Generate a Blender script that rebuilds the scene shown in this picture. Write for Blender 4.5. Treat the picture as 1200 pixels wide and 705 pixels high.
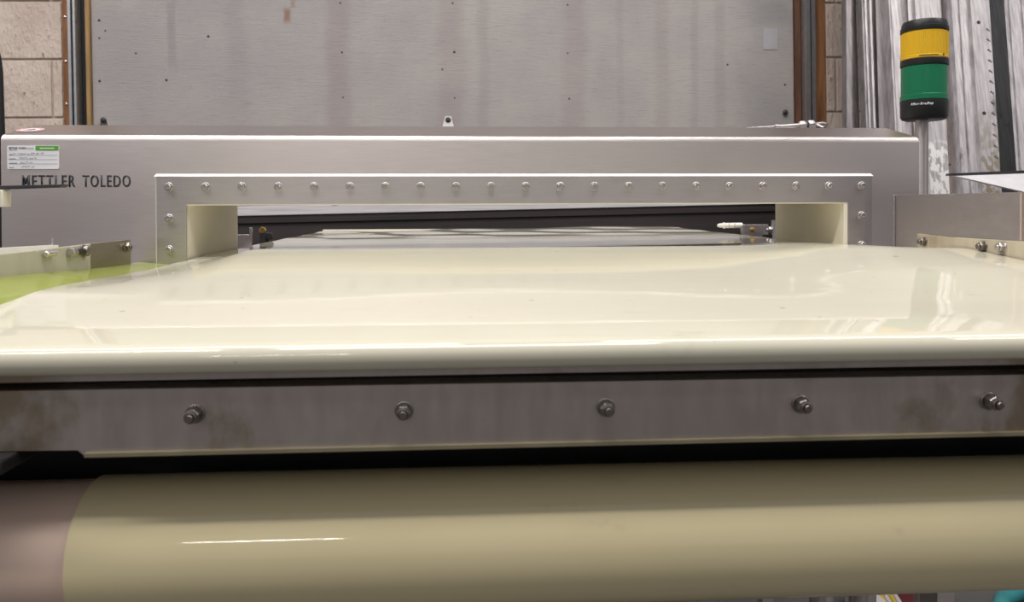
import bpy, bmesh, math, random
from mathutils import Matrix, Vector
random.seed(7)
scene = bpy.context.scene
COL = scene.collection
for o in list(bpy.data.objects): bpy.data.objects.remove(o)

# ---------------------------------------------------------------- camera
cam_d = bpy.data.cameras.new('camera'); cam = bpy.data.objects.new('camera', cam_d); COL.objects.link(cam)
cam_d.sensor_width = 36.0; cam_d.sensor_fit = 'HORIZONTAL'; cam_d.lens = 27.0
cam_d.shift_y = (247.79 - 352.5) / 1200.0
cam_d.clip_start = 0.02
R_ = Vector((0.99774880, -0.06699010, -0.00310947)); U_ = Vector((0.00373752, 0.00925201, 0.99995021)); F_ = Vector((0.06695799, 0.99771074, -0.00948156))
m = Matrix.Identity(4)
for i in range(3): m[i][0] = R_[i]; m[i][1] = U_[i]; m[i][2] = -F_[i]
m[0][3], m[1][3], m[2][3] = -0.0938, -1.1116, -0.0260
cam.matrix_world = m
cam_d.dof.use_dof = True; cam_d.dof.focus_distance = 1.15; cam_d.dof.aperture_fstop = 11.0
scene.camera = cam

# ---------------------------------------------------------------- light
w = bpy.data.worlds.new('world'); scene.world = w; w.use_nodes = True
w.node_tree.nodes['Background'].inputs[0].default_value = (0.95, 0.92, 0.94, 1)
w.node_tree.nodes['Background'].inputs[1].default_value = 0.33
def area(name, loc, sx, sy, power, col=(1, 0.96, 0.93), rot=(0, 0, 0)):
    l = bpy.data.lights.new(name, 'AREA'); l.shape = 'RECTANGLE'; l.size = sx; l.size_y = sy; l.energy = power; l.color = col
    o = bpy.data.objects.new(name, l); COL.objects.link(o); o.location = loc; o.rotation_euler = rot; return o
# rows of ceiling tubes of the hall (all overhead, facing down)
area('ceiling_tube_light', (-2.3, -1.5, 2.5), 2.4, 0.14, 40)
area('ceiling_tube_light', (3.3, -1.5, 2.5), 2.4, 0.14, 36)
area('soft_fill_light', (-0.05, -1.4, 2.7), 1.7, 0.55, 38, (1, 0.97, 0.94))
area('ceiling_tube_light', (-1.3, -0.2, 2.5), 2.4, 0.14, 36)
area('ceiling_tube_light', (1.7, -0.2, 2.5), 2.4, 0.14, 36)
area('ceiling_tube_light', (-1.85, -7.0, 2.6), 1.4, 0.14, 36)
vs = scene.view_settings
vs.view_transform = 'Standard'; vs.look = 'None'; vs.exposure = 0.0; vs.gamma = 1.0; vs.use_curve_mapping = False

# ---------------------------------------------------------------- mesh helpers
class MB:
    def __init__(s): s.v = []; s.f = []
    def add(s, vs, fs):
        b = len(s.v); s.v += [tuple(p) for p in vs]; s.f += [tuple(i + b for i in f) for f in fs]; return s
    def box(s, x0, x1, y0, y1, z0, z1):
        return s.add([(x0,y0,z0),(x1,y0,z0),(x1,y1,z0),(x0,y1,z0),(x0,y0,z1),(x1,y0,z1),(x1,y1,z1),(x0,y1,z1)],
              [(0,3,2,1),(4,5,6,7),(0,1,5,4),(1,2,6,5),(2,3,7,6),(3,0,4,7)])
    def prism(s, poly, axis, a0, a1):
        n = len(poly)
        def P(q, a): return (a,q[0],q[1]) if axis == 'X' else ((q[0],a,q[1]) if axis == 'Y' else (q[0],q[1],a))
        return s.add([P(q,a0) for q in poly] + [P(q,a1) for q in poly],
              [tuple(range(n)), tuple(range(2*n-1, n-1, -1))] + [(i, i+n, (i+1)%n+n, (i+1)%n) for i in range(n)])
    def lathe(s, prof, p0, axis, n=24, phase=0.0):
        """prof: [(along, radius)...] revolved about axis from p0"""
        p0 = Vector(p0); a = Vector(axis).normalized()
        u = a.orthogonal().normalized(); w_ = a.cross(u)
        vs = []; fs = []
        for (t, r) in prof:
            for k in range(n):
                an = 2*math.pi*k/n + phase
                vs.append(p0 + a*t + (u*math.cos(an) + w_*math.sin(an))*r)
        for j in range(len(prof)-1):
            for k in range(n):
                fs.append((j*n+k, j*n+(k+1)%n, (j+1)*n+(k+1)%n, (j+1)*n+k))
        fs.append(tuple(range(n-1, -1, -1))); fs.append(tuple((len(prof)-1)*n+k for k in range(n)))
        return s.add(vs, fs)
    def tube(s, pts, r, n=8):
        pts = [Vector(p) for p in pts]; vs = []; fs = []
        up = Vector((0.13, 0.21, 0.97))
        for i, p in enumerate(pts):
            d = (pts[min(i+1, len(pts)-1)] - pts[max(i-1, 0)]).normalized()
            u = d.cross(up).normalized(); v_ = u.cross(d)
            for k in range(n):
                an = 2*math.pi*k/n; vs.append(p + (u*math.cos(an) + v_*math.sin(an))*r)
        for j in range(len(pts)-1):
            for k in range(n): fs.append((j*n+k, j*n+(k+1)%n, (j+1)*n+(k+1)%n, (j+1)*n+k))
        fs.append(tuple(range(n-1, -1, -1))); fs.append(tuple((len(pts)-1)*n+k for k in range(n)))
        return s.add(vs, fs)
    def mesh(s, name, xf=None, smooth=32):
        me = bpy.data.meshes.new(name)
        me.from_pydata([tuple(xf @ Vector(p)) for p in s.v] if xf else s.v, [], s.f)
        bm = bmesh.new(); bm.from_mesh(me); bmesh.ops.recalc_face_normals(bm, faces=bm.faces); bm.to_mesh(me); bm.free()
        if smooth:
            me.polygons.foreach_set('use_smooth', [True]*len(me.polygons)); me.set_sharp_from_angle(angle=math.radians(smooth))
        return me
    def build(s, name, mat, parent=None, bevel=0, xf=None, smooth=32):
        return link(name, s.mesh(name, xf, smooth), mat, parent, bevel)
def link(name, me, mat, parent=None, bevel=0, loc=None, rot=None):
    o = bpy.data.objects.new(name, me); COL.objects.link(o)
    if mat and not me.materials: me.materials.append(mat)
    if loc: o.location = loc
    if rot: o.rotation_euler = rot
    if parent: setpar(o, parent)
    if bevel:
        b = o.modifiers.new('bevel', 'BEVEL'); b.width = bevel; b.segments = 3; b.limit_method = 'ANGLE'; b.angle_limit = math.radians(40)
    return o
INV = {}
def setpar(o, parent):
    o.parent = parent
    o.matrix_parent_inverse = WM(parent).inverted()
def WM(o):
    if o.parent is None: return Matrix.LocRotScale(o.location, o.rotation_euler, o.scale)
    return WM(o.parent) @ o.matrix_parent_inverse @ Matrix.LocRotScale(o.location, o.rotation_euler, o.scale)
def tag(o, label, cat, group=None, kind=None):
    o['label'] = label
    if cat: o['category'] = cat
    if group: o['group'] = group
    if kind: o['kind'] = kind
    return o
def thing(name, label, cat, loc, group=None):
    o = bpy.data.objects.new(name, None); COL.objects.link(o); o.location = loc; o.empty_display_size = 0.05
    return tag(o, label, cat, group)
def struct(o, label=None):
    o['kind'] = 'structure'
    if label: o['label'] = label
    return o

# ---------------------------------------------------------------- materials
def lin(r, g, b):
    f = lambda c: (c/255/12.92) if c/255 <= 0.04045 else ((c/255+0.055)/1.055)**2.4
    return (f(r), f(g), f(b))
def mk(name):
    m = bpy.data.materials.new(name); m.use_nodes = True
    nt = m.node_tree; return m, nt, nt.nodes['Principled BSDF']
def noise(nt, scale, vec=(1,1,1), detail=4, rough=0.55, coord=None):
    tc = coord or nt.nodes.new('ShaderNodeTexCoord').outputs['Object']
    mp = nt.nodes.new('ShaderNodeMapping'); mp.inputs['Scale'].default_value = vec
    nt.links.new(tc, mp.inputs['Vector'])
    n = nt.nodes.new('ShaderNodeTexNoise'); n.inputs['Scale'].default_value = scale; n.inputs['Detail'].default_value = detail; n.inputs['Roughness'].default_value = rough
    nt.links.new(mp.outputs[0], n.inputs['Vector']); return n.outputs['Fac']
def ramp(nt, fac, a, b):
    r = nt.nodes.new('ShaderNodeMapRange'); r.inputs[1].default_value = a; r.inputs[2].default_value = b
    r.interpolation_type = 'SMOOTHSTEP'
    nt.links.new(fac, r.inputs[0]); return r.outputs[0]
def mixc(nt, fac, a, b):
    mx = nt.nodes.new('ShaderNodeMix'); mx.data_type = 'RGBA'
    if isinstance(fac, (int, float)): mx.inputs[0].default_value = fac
    else: nt.links.new(fac, mx.inputs[0])
    for i, c in ((6, a), (7, b)):
        if isinstance(c, (tuple, list)): mx.inputs[i].default_value = (*c[:3], 1)
        else: nt.links.new(c, mx.inputs[i])
    return mx.outputs[2]
def bump(nt, bs, height, dist, strength=1.0, prev=None):
    b = nt.nodes.new('ShaderNodeBump'); b.inputs['Distance'].default_value = dist; b.inputs['Strength'].default_value = strength
    nt.links.new(height, b.inputs['Height'])
    if prev: nt.links.new(prev, b.inputs['Normal'])
    nt.links.new(b.outputs[0], bs.inputs['Normal']); return b.outputs[0]
def simple(name, col, rough=0.5, metal=0.0, var=0.12, scale=20, vec=(1,1,1), bdist=0, bscale=None, dirt=None, spec=0.5):
    m, nt, bs = mk(name)
    c2 = tuple(min(1, c*(1+var)) for c in col); c1 = tuple(c*(1-var) for c in col)
    n = noise(nt, scale, vec)
    out = mixc(nt, ramp(nt, n, 0.3, 0.7), c1, c2)
    if dirt:
        out = mixc(nt, ramp(nt, noise(nt, dirt[1], dirt[2], 5), dirt[3], dirt[4]), out, dirt[0])
    nt.links.new(out, bs.inputs['Base Color'])
    bs.inputs['Roughness'].default_value = rough; bs.inputs['Metallic'].default_value = metal
    bs.inputs['Specular IOR Level'].default_value = spec
    if bdist: bump(nt, bs, noise(nt, bscale or scale, vec, 5), bdist)
    return m
def steel(name, col, rough=0.38, vec=(2, 2, 60), scale=12, var=0.06, bd=0.00012, stain=None, aniso=0.0):
    m, nt, bs = mk(name)
    n1 = noise(nt, scale, vec, 6, 0.65)
    n2 = noise(nt, 3.0, (1, 1, 1.6), 4)
    a = mixc(nt, ramp(nt, n1, 0.25, 0.75), tuple(c*(1-var) for c in col), tuple(min(1, c*(1+var)) for c in col))
    a = mixc(nt, ramp(nt, n2, 0.35, 0.75), a, tuple(c*0.9 for c in col))
    if stain:
        a = mixc(nt, ramp(nt, noise(nt, stain[1], stain[2], 6, 0.6), stain[3], stain[4]), a, stain[0])
    nt.links.new(a, bs.inputs['Base Color'])
    rr = nt.nodes.new('ShaderNodeMapRange'); rr.inputs[3].default_value = rough*0.85; rr.inputs[4].default_value = rough*1.2
    nt.links.new(n1, rr.inputs[0]); nt.links.new(rr.outputs[0], bs.inputs['Roughness'])
    bs.inputs['Metallic'].default_value = 1.0
    if aniso:
        tg = nt.nodes.new('ShaderNodeCombineXYZ'); tg.inputs[2].default_value = 1.0
        bs.inputs['Anisotropic'].default_value = aniso; nt.links.new(tg.outputs[0], bs.inputs['Tangent'])
    bump(nt, bs, n1, bd)
    return m

M = {}
M['steel'] = steel('brushed_stainless', (0.62, 0.565, 0.55), 0.39, aniso=0.75)
M['roof_steel'] = steel('toned_down_stainless_top', (0.60, 0.54, 0.525), 0.30)  # same steel as the housing, finish altered so the top comes out darker
M['frame_steel'] = steel('brushed_frame_stainless', (0.56, 0.52, 0.52), 0.36, aniso=0.7)
M['bar_steel'] = steel('stained_stainless', (0.58, 0.52, 0.49), 0.40, vec=(8, 8, 2), stain=((0.38, 0.31, 0.23), 8, (1, 1, 0.8), 0.50, 0.62))
M['guard_steel'] = steel('scratched_stainless', (0.52, 0.485, 0.49), 0.42, vec=(2, 3, 12), stain=((0.62, 0.5, 0.42), 30, (1, 1, 1), 0.62, 0.72))
M['bolt'] = steel('bolt_steel', (0.56, 0.53, 0.52), 0.36, vec=(1,1,1), scale=80)
M['dark_bolt'] = steel('tarnished_bolt_steel', (0.27, 0.245, 0.225), 0.36, vec=(1,1,1), scale=80)
M['bright_bolt'] = steel('bright_bolt_steel', (0.80, 0.78, 0.76), 0.22, vec=(1,1,1), scale=80)
M['galv'] = steel('galvanised_steel', (0.60, 0.61, 0.63), 0.42, vec=(1, 1, 1), scale=60, var=0.12)
M['galv_matte'] = simple('dull_galvanised_rail', (0.66, 0.64, 0.65), 0.5, 0.25, var=0.12, scale=9, vec=(0.5, 1, 14))
M['black'] = simple('black_rubber', (0.012, 0.011, 0.011), 0.55, var=0.2)
M['black_plastic'] = simple('black_plastic', (0.016, 0.016, 0.017), 0.38, var=0.1)
M['dark_grey'] = simple('dark_grey_coating', (0.045, 0.042, 0.05), 0.45, var=0.15)
M['lip'] = simple('dark_brown_plastic_lip', (0.10, 0.075, 0.06), 0.18, var=0.15, scale=30)
M['white_plastic'] = simple('white_plastic', (0.88, 0.86, 0.83), 0.35, var=0.03)
M['liner'] = simple('cream_liner_plastic', (0.88, 0.83, 0.68), 0.42, var=0.04, scale=4)
M['strip'] = simple('beige_wear_strip', (0.62, 0.55, 0.41), 0.38, var=0.12, scale=14, vec=(1, 3, 1), dirt=((0.34, 0.27, 0.18), 9, (1,1,1), 0.55, 0.8))
M['rail_plastic'] = simple('grey_cream_guide_plastic', (0.50, 0.47, 0.36), 0.3, var=0.06, scale=12, vec=(1, 3, 1))
M['green'] = simple('lime_green_plastic', (0.33, 0.38, 0.085), 0.16, var=0.05, scale=6)
M['teal'] = simple('teal_rubber_hose', (0.02, 0.22, 0.24), 0.4)
M['yellow_wrap'] = simple('yellow_cable_sheath', (0.65, 0.45, 0.05), 0.5)
M['maroon'] = simple('maroon_cloth', (0.13, 0.02, 0.02), 0.8)
M['paper'] = simple('white_sheet', (0.58, 0.565, 0.58), 0.7, var=0.10)
M['brass'] = steel('brass', (0.70, 0.48, 0.16), 0.3, vec=(1,1,1), scale=40)
M['ink'] = simple('dark_grey_print', (0.035, 0.033, 0.04), 0.5, var=0.05)
M['navy_ink'] = simple('navy_print', (0.03, 0.03, 0.12), 0.5, var=0.05)
M['grey_ink'] = simple('grey_print', (0.33, 0.33, 0.40), 0.6, var=0.05)
M['label_green'] = simple('green_print', (0.13, 0.40, 0.06), 0.4, var=0.03)
M['label_white'] = simple('label_paper', (0.92, 0.92, 0.95), 0.4, var=0.02)
M['pink'] = simple('pink_print', (0.75, 0.36, 0.38), 0.45, var=0.06)
M['white_ink'] = simple('white_print', (0.85, 0.85, 0.85), 0.5, var=0.02)
M['wood'] = simple('orange_brown_timber', (0.30, 0.135, 0.055), 0.6, var=0.35, scale=10, vec=(6, 6, 0.6), bdist=0.001)
M['wood_pale'] = simple('tan_timber', (0.36, 0.22, 0.09), 0.6, var=0.3, scale=10, vec=(6, 6, 0.6), bdist=0.001)
M['wood_dark'] = simple('dark_brown_timber', (0.13, 0.055, 0.028), 0.6, var=0.35, scale=10, vec=(6, 6, 0.6), bdist=0.001)
M['concrete'] = simple('dark_concrete', (0.10, 0.095, 0.09), 0.7, var=0.25, scale=3, bdist=0.002)
M['mortar'] = simple('painted_mortar', (0.50, 0.43, 0.38), 0.85, var=0.12, scale=25, bdist=0.003)
M['seal'] = simple('black_brown_rubber_seal', (0.035, 0.028, 0.027), 0.6, var=0.2, scale=8, vec=(0.4, 1, 3))
M['sleeve'] = simple('pinkish_beige_sleeve', (0.66, 0.50, 0.41), 0.35, var=0.08, scale=5)

def block_mat():
    m, nt, bs = mk('painted_concrete_block')
    big = noise(nt, 3.2, (1,1,1), 3); fine = noise(nt, 45, (1.6,1,0.8), 6, 0.65)
    a = mixc(nt, ramp(nt, big, 0.35, 0.68), lin(214, 194, 182), lin(234, 218, 203))
    a = mixc(nt, ramp(nt, fine, 0.60, 0.72), a, lin(140, 118, 106))
    nt.links.new(a, bs.inputs['Base Color']); bs.inputs['Roughness'].default_value = 0.75
    bump(nt, bs, fine, 0.011)
    return m
M['block'] = block_mat()

def belt_mat(name, col, ripple=1.0):
    m, nt, bs = mk(name)
    n = noise(nt, 5, (1,1,1), 3); sm = noise(nt, 22, (1, 3, 1), 5)
    a = mixc(nt, ramp(nt, n, 0.3, 0.7), tuple(c*0.97 for c in col), col)
    a = mixc(nt, ramp(nt, sm, 0.64, 0.78), a, tuple(c*d for c, d in zip(col, (0.86, 0.85, 0.83))))
    a = mixc(nt, ramp(nt, noise(nt, 75, (1, 1.6, 1), 2, 0.4), 0.75 if ripple > 0.5 else 0.80, 0.79 if ripple > 0.5 else 0.84), a, tuple(c*0.6 for c in col))
    nt.links.new(a, bs.inputs['Base Color'])
    bs.inputs['Roughness'].default_value = 0.04; bs.inputs['IOR'].default_value = 1.62
    w1 = noise(nt, 1.0, (2.2, 26, 1), 3, 0.5); w2 = noise(nt, 1.0, (7, 120, 1), 3, 0.5)
    p = bump(nt, bs, w1, 0.00018*ripple); bump(nt, bs, w2, 0.00002*ripple, prev=p)
    return m
M['belt'] = belt_mat('cream_conveyor_belt', (0.70, 0.668, 0.535))
M['drum_belt'] = belt_mat('cream_drum_belt', (0.72, 0.63, 0.385), 0.15)

def door_mat():
    m, nt, bs = mk('weathered_grey_panel')
    tc = nt.nodes.new('ShaderNodeTexCoord').outputs['Object']
    big = noise(nt, 2.2, (1, 1, 0.9), 5, 0.6, tc); grain = noise(nt, 18, (1.2, 1, 22), 6, 0.7, tc); fine = noise(nt, 120, (1, 1, 3), 5, 0.7, tc)
    a = mixc(nt, ramp(nt, big, 0.36, 0.66), lin(168, 163, 163), lin(182, 176, 172))
    a = mixc(nt, ramp(nt, grain, 0.52, 0.74), a, lin(150, 146, 147))
    a = mixc(nt, ramp(nt, fine, 0.60, 0.75), a, lin(146, 140, 141))
    sep = nt.nodes.new('ShaderNodeSeparateXYZ'); nt.links.new(tc, sep.inputs[0])
    def math_(op, x, y=None):
        n = nt.nodes.new('ShaderNodeMath'); n.operation = op
        for i, q in enumerate((x, y)):
            if q is None: continue
            if isinstance(q, (int, float)): n.inputs[i].default_value = q
            else: nt.links.new(q, n.inputs[i])
        return n.outputs[0]
    wob = noise(nt, 1.0, (3, 1, 5), 4, 0.6, tc)
    def streak(x, wd, col, amt, z=None, zr=None, src=None):
        nonlocal a
        dx = math_('DIVIDE', math_('ABSOLUTE', math_('SUBTRACT', math_('ADD', sep.outputs[0], math_('MULTIPLY', math_('SUBTRACT', wob, 0.5), wd*1.2)), x)), wd)
        if z is not None:
            dz = math_('DIVIDE', math_('ABSOLUTE', math_('SUBTRACT', sep.outputs[2], z)), zr)
            dx = math_('MAXIMUM', dx, dz)
        k = nt.nodes.new('ShaderNodeMapRange'); k.interpolation_type = 'SMOOTHSTEP'
        k.inputs[1].default_value = 1.0; k.inputs[2].default_value = 0.25; k.inputs[3].default_value = 0; k.inputs[4].default_value = amt*0.75
        nt.links.new(dx, k.inputs[0])
        f = math_('MULTIPLY', k.outputs[0], math_('ADD', 0.35, math_('MULTIPLY', wob, 1.3)))
        a = mixc(nt, f, a, col)
    pk = lin(152, 138, 140); dk = lin(140, 136, 136)
    streak(-0.512, 0.06, pk, 0.6); streak(-0.12, 0.07, pk, 0.5); streak(0.305, 0.06, pk, 0.5); streak(-0.01, 0.03, dk, 0.35)
    streak(-1.07, 0.02, dk, 0.55, 0.55, 0.18); streak(0.62, 0.04, pk, 0.4); streak(0.83, 0.03, dk, 0.35); streak(0.74, 0.02, pk, 0.4)
    streak(-0.683, 0.016, lin(140, 95, 62), 0.85, 0.625, 0.035); streak(-0.665, 0.01, lin(150, 105, 70), 0.6, 0.665, 0.02)
    streak(0.47, 0.02, dk, 0.3); streak(-0.85, 0.05, pk, 0.25); streak(1.02, 0.14, lin(150, 147, 150), 0.8, 0.66, 0.07)
    nt.links.new(a, bs.inputs['Base Color']); bs.inputs['Roughness'].default_value = 0.55
    bump(nt, bs, grain, 0.0012)
    return m
M['door'] = door_mat()

def alu(name, light, dark, rough=0.42):
    m, nt, bs = mk(name)
    st = noise(nt, 10, (12, 4, 0.03), 4, 0.7); sp = noise(nt, 22, (1, 1, 0.25), 6, 0.65)
    a = mixc(nt, ramp(nt, st, 0.30, 0.66), dark, light)
    a = mixc(nt, ramp(nt, sp, 0.60, 0.74), a, tuple(c*0.55 for c in dark))
    nt.links.new(a, bs.inputs['Base Color']); bs.inputs['Metallic'].default_value = 0.55; bs.inputs['Roughness'].default_value = rough
    bump(nt, bs, st, 0.0004)
    return m
M['alu_light'] = alu('weathered_aluminium', (0.62, 0.59, 0.60), (0.36, 0.335, 0.345))
M['alu_mid'] = alu('dull_aluminium', (0.30, 0.275, 0.28), (0.17, 0.155, 0.16))
M['alu_dark'] = alu('dark_grey_metal', (0.12, 0.105, 0.105), (0.07, 0.06, 0.06))
M['alu_black'] = alu('black_painted_metal', (0.035, 0.035, 0.037), (0.018, 0.018, 0.02))
def flaked(name, z0, z1, col, lo=0.5, hi=0.58):
    m = alu(name, (0.56, 0.53, 0.54), (0.33, 0.31, 0.32)); nt = m.node_tree; bs = nt.nodes['Principled BSDF']
    src = bs.inputs['Base Color'].links[0].from_socket
    tc = nt.nodes.new('ShaderNodeTexCoord').outputs['Object']
    sep = nt.nodes.new('ShaderNodeSeparateXYZ'); nt.links.new(tc, sep.inputs[0])
    zr = nt.nodes.new('ShaderNodeMapRange'); zr.inputs[1].default_value = z1; zr.inputs[2].default_value = z0; nt.links.new(sep.outputs[2], zr.inputs[0])
    fl = ramp(nt, noise(nt, 42, (1.4, 1, 0.8), 4, 0.5), lo, hi)
    mu = nt.nodes.new('ShaderNodeMath'); mu.operation = 'MULTIPLY'; nt.links.new(fl, mu.inputs[0]); nt.links.new(zr.outputs[0], mu.inputs[1])
    nt.links.new(mixc(nt, mu.outputs[0], src, col), bs.inputs['Base Color'])
    return m
M['alu_flaked'] = flaked('flaking_white_paint_on_aluminium', 0.15, 0.17, (0.80, 0.78, 0.77), 0.44, 0.50)
M['alu_mould'] = flaked('stained_embossed_aluminium', 0.05, 0.30, (0.26, 0.22, 0.15), 0.42, 0.56)
def lens(name, col):
    m, nt, bs = mk(name)
    w_ = noise(nt, 9, (1, 1, 0.4), 4)
    nt.links.new(mixc(nt, ramp(nt, w_, 0.3, 0.7), tuple(c*0.85 for c in col), col), bs.inputs['Base Color'])
    bs.inputs['Roughness'].default_value = 0.25; bs.inputs['Subsurface Weight'].default_value = 0.15
    bs.inputs['Subsurface Radius'].default_value = (0.01, 0.01, 0.01); bs.inputs['Subsurface Scale'].default_value = 0.5
    return m
M['lens_yellow'] = lens('amber_lens', (0.86, 0.52, 0.02)); M['lens_green'] = lens('green_lens', (0.005, 0.19, 0.085))

# ---------------------------------------------------------------- text
def text_mesh(name, s, w, h, bold=0.0, depth=0.0004, thick=0.0, space=1.05):
    """flat lettering as a mesh in the XZ plane, lower left at the origin, w wide and h high"""
    c = bpy.data.curves.new(name, 'FONT'); c.body = s; c.size = 1.0; c.offset = bold; c.resolution_u = 4; c.space_character = space
    o = bpy.data.objects.new('tmp', c); COL.objects.link(o)
    bpy.context.view_layer.update()
    me = bpy.data.meshes.new_from_object(o.evaluated_get(bpy.context.evaluated_depsgraph_get()))
    bpy.data.objects.remove(o); bpy.data.curves.remove(c)
    xs = [v.co.x for v in me.vertices]; ys = [v.co.y for v in me.vertices]
    x0, x1, y0, y1 = min(xs), max(xs), min(ys), max(ys)
    bm = bmesh.new(); bm.from_mesh(me)
    for v in bm.verts:
        v.co = Vector(((v.co.x-x0)/(x1-x0)*w, 0, (v.co.y-y0)/(y1-y0)*h))
    bmesh.ops.triangulate(bm, faces=bm.faces)
    base_geom = list(bm.verts) + list(bm.edges) + list(bm.faces)
    if thick:
        for f in (-1, 1):
            d = bmesh.ops.duplicate(bm, geom=[q for q in base_geom])
            for e in d['geom']:
                if isinstance(e, bmesh.types.BMVert): e.co.x += f*thick; e.co.y += f*.00001
    bm.normal_update()
    g = bmesh.ops.extrude_face_region(bm, geom=list(bm.faces))
    for e in g['geom']:
        if isinstance(e, bmesh.types.BMVert): e.co.y -= depth
    bmesh.ops.recalc_face_normals(bm, faces=bm.faces)
    bm.to_mesh(me); bm.free(); me.name = name; me.materials.clear()
    return me

# ================================================================ SETTING
FLOOR = -1.0
struct(MB().box(-12, 12, -14, 1.9, FLOOR-0.1, FLOOR).build('floor', M['concrete']), 'dark grey concrete floor under the machines')
XB = Matrix.Translation((0, 1.557, 0.35)) @ Matrix.Rotation(-0.012, 4, 'Y') @ Matrix.Translation((0, -1.55, -0.35))
XF = Matrix.Translation((0, 1.60, 0.35)) @ Matrix.Rotation(-0.012, 4, 'Y') @ Matrix.Translation((0, -1.55, -0.35))
# the concrete block wall, mortar backing on both sides of the dock door
wb = MB()
wb.box(-3.2, -1.40, 1.550, 1.75, -0.95, 2.3).box(1.19, 3.2, 1.550, 1.75, -0.95, 2.3)
wall = struct(wb.build('wall_back', M['mortar'], xf=XB), 'cream painted concrete block wall around the dock door')
C_H = 0.194; J = 0.0035
def block_mesh(x0, x1, z0, z1):
    return MB().box(x0+J, x1-J, 1.543, 1.64, z0+J, z1-J)
def courses(xa, xb, joint_mid):
    for k in range(-6, 9):
        z0 = 0.285 + (k)*C_H
        off = joint_mid if k % 2 == 0 else joint_mid + 0.2
        n0 = math.floor((xa-off)/0.4) - 1
        for i in range(n0, n0+9):
            a = max(off + i*0.4, xa); b = min(off + (i+1)*0.4, xb)
            if b - a < 0.02: continue
            block_mesh(a, b, z0, z0+C_H).build('block', M['block'], wall, bevel=0.003, xf=XB, smooth=0)
courses(-3.2, -1.4145, -1.451)
courses(1.2084, 3.2, 1.246)
# jambs and tracks
def vbox(name, mat, x0, x1, y0, y1, bevel=0.002, parent=None):
    return MB().box(x0, x1, y0, y1, -0.95, 2.2).build(name, mat, parent, bevel=bevel, xf=XF)
t1 = struct(vbox('trim_1', M['wood'], -1.4145, -1.3850, 1.50, 1.56), 'orange brown timber jamb left of the dock door')
for z in (0.62, 0.472, 0.33, 0.77):
    MB().lathe([(0, .005), (.003, .004), (.004, .001)], (-1.404, 1.4995, z), (0, -1, 0), 10).build('screw', M['bright_bolt'], t1, xf=XF)
struct(vbox('trim_2', M['wood_pale'], -1.3485, -1.3345, 1.515, 1.56), 'narrow tan timber stop beside the left door track')
struct(vbox('trim_3', M['wood_dark'], 1.1055, 1.125, 1.515, 1.56), 'narrow dark brown timber stop beside the right door track')
struct(vbox('trim_4', M['wood'], 1.1646, 1.2084, 1.50, 1.56), 'orange brown timber jamb right of the dock door')
def track(label, xs, group):
    x0, x1 = xs
    t = thing('door_track', label, 'door track', ((x0+x1)/2, 1.5, -0.95), group)
    prof = [(x0, 1.545), (x0, 1.475), (x0+(x1-x0)*0.42, 1.475), (x0+(x1-x0)*0.42, 1.482), (x0+.003, 1.482), (x0+.003, 1.538), (x1-.003, 1.538), (x1-.003, 1.49), (x0+(x1-x0)*0.62, 1.49), (x0+(x1-x0)*0.62, 1.483), (x1, 1.483), (x1, 1.545)]
    MB().prism(prof, 'Z', -0.95, 2.2).build('channel', M['galv'], t, xf=XF)
    return t
track('galvanised vertical door track beside the left timber jamb', (-1.3845, -1.3650), 'door tracks')
tag(vbox('gap_shade_strip', M['black'], -1.3645, -1.3487, 1.525, 1.56), 'black strip standing in for the shaded gap between left door track and tan timber', 'gap strip')  # shade of the deep gap, drawn as a black strip
track('galvanised vertical door track beside the right timber jamb', (1.126, 1.1640), 'door tracks')
# dock door
door = struct(MB().box(-1.3335, 1.1040, 1.528, 1.575, 0.0, 2.2).build('door_1', M['door'], xf=XF, bevel=0.002), 'weathered grey dock door panel with rust stains')
dr = MB()
XF2 = Matrix.Translation((0, 1.58, -0.05)) @ Matrix.Rotation(-0.019, 4, 'Y') @ Matrix.Translation((0, -1.53, 0.05))
MB().prism([(1.575, 0.03), (1.520, 0.03), (1.514, 0.02), (1.512, -0.010), (1.515, -0.012), (1.515, -0.016), (1.511, -0.018), (1.509, -0.046), (1.575, -0.046)], 'X', -1.33, 1.10).build('bottom_rail', M['galv_matte'], door, xf=XF2)
MB().prism([(1.57, -0.046), (1.515, -0.046), (1.515, -0.056), (1.506, -0.060), (1.506, -0.072), (1.515, -0.076), (1.515, -0.20), (1.57, -0.20)], 'X', -1.33, 1.10).build('rubber_seal', M['seal'], door, xf=XF2)
MB().box(-1.33, 1.10, 1.545, 1.575, -0.99, -0.20).build('lower_panel', M['alu_mid'], door)
MB().lathe([(0, .009), (.008, .008), (.009, .005), (.004, .0045)], (-0.525, 1.512, -0.005), (0, -1, 0), 12).build('rivet', M['bolt'], door, xf=XF2)
def dscrew(x, z, r=0.0035):
    MB().lathe([(0, r), (.001, r), (.0015, r*.6)], (x, 1.5785, z), (0, -1, 0), 8).build('screw', M['dark_grey'], door)
for x, z in ((-1.31, .60), (-1.31, .54), (-1.31, .395), (-1.29, .565), (-.505, .67), (-.500, .50), (-.497, .345), (-.118, .675), (-.113, .505), (-.112, .345), (.285, .675), (.285, .505), (.29, .345), (-.155, .445), (-1.19, .49), (-1.09, .40), (-.95, .55), (1.07, .40), (.86, .47)):
    dscrew(x, z, random.choice((.0035, .0045, .003)))
def dbracket(x, z, mat, plate):
    if plate:
        MB().prism([(x-.022, z-.06), (x+.022, z-.06), (x+.022, z-.03), (x+.010, z+.012), (x-.010, z+.012), (x-.022, z-.03)], 'Y', 1.570, 1.579).build('bracket', mat, door, bevel=.001)
    MB().lathe([(0, .010), (.003, .010), (.005, .006), (.009, .005), (.010, .003)], (x, 1.571, z), (0, -1, 0), 12).build('bolt', M['dark_grey'], door)
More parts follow.
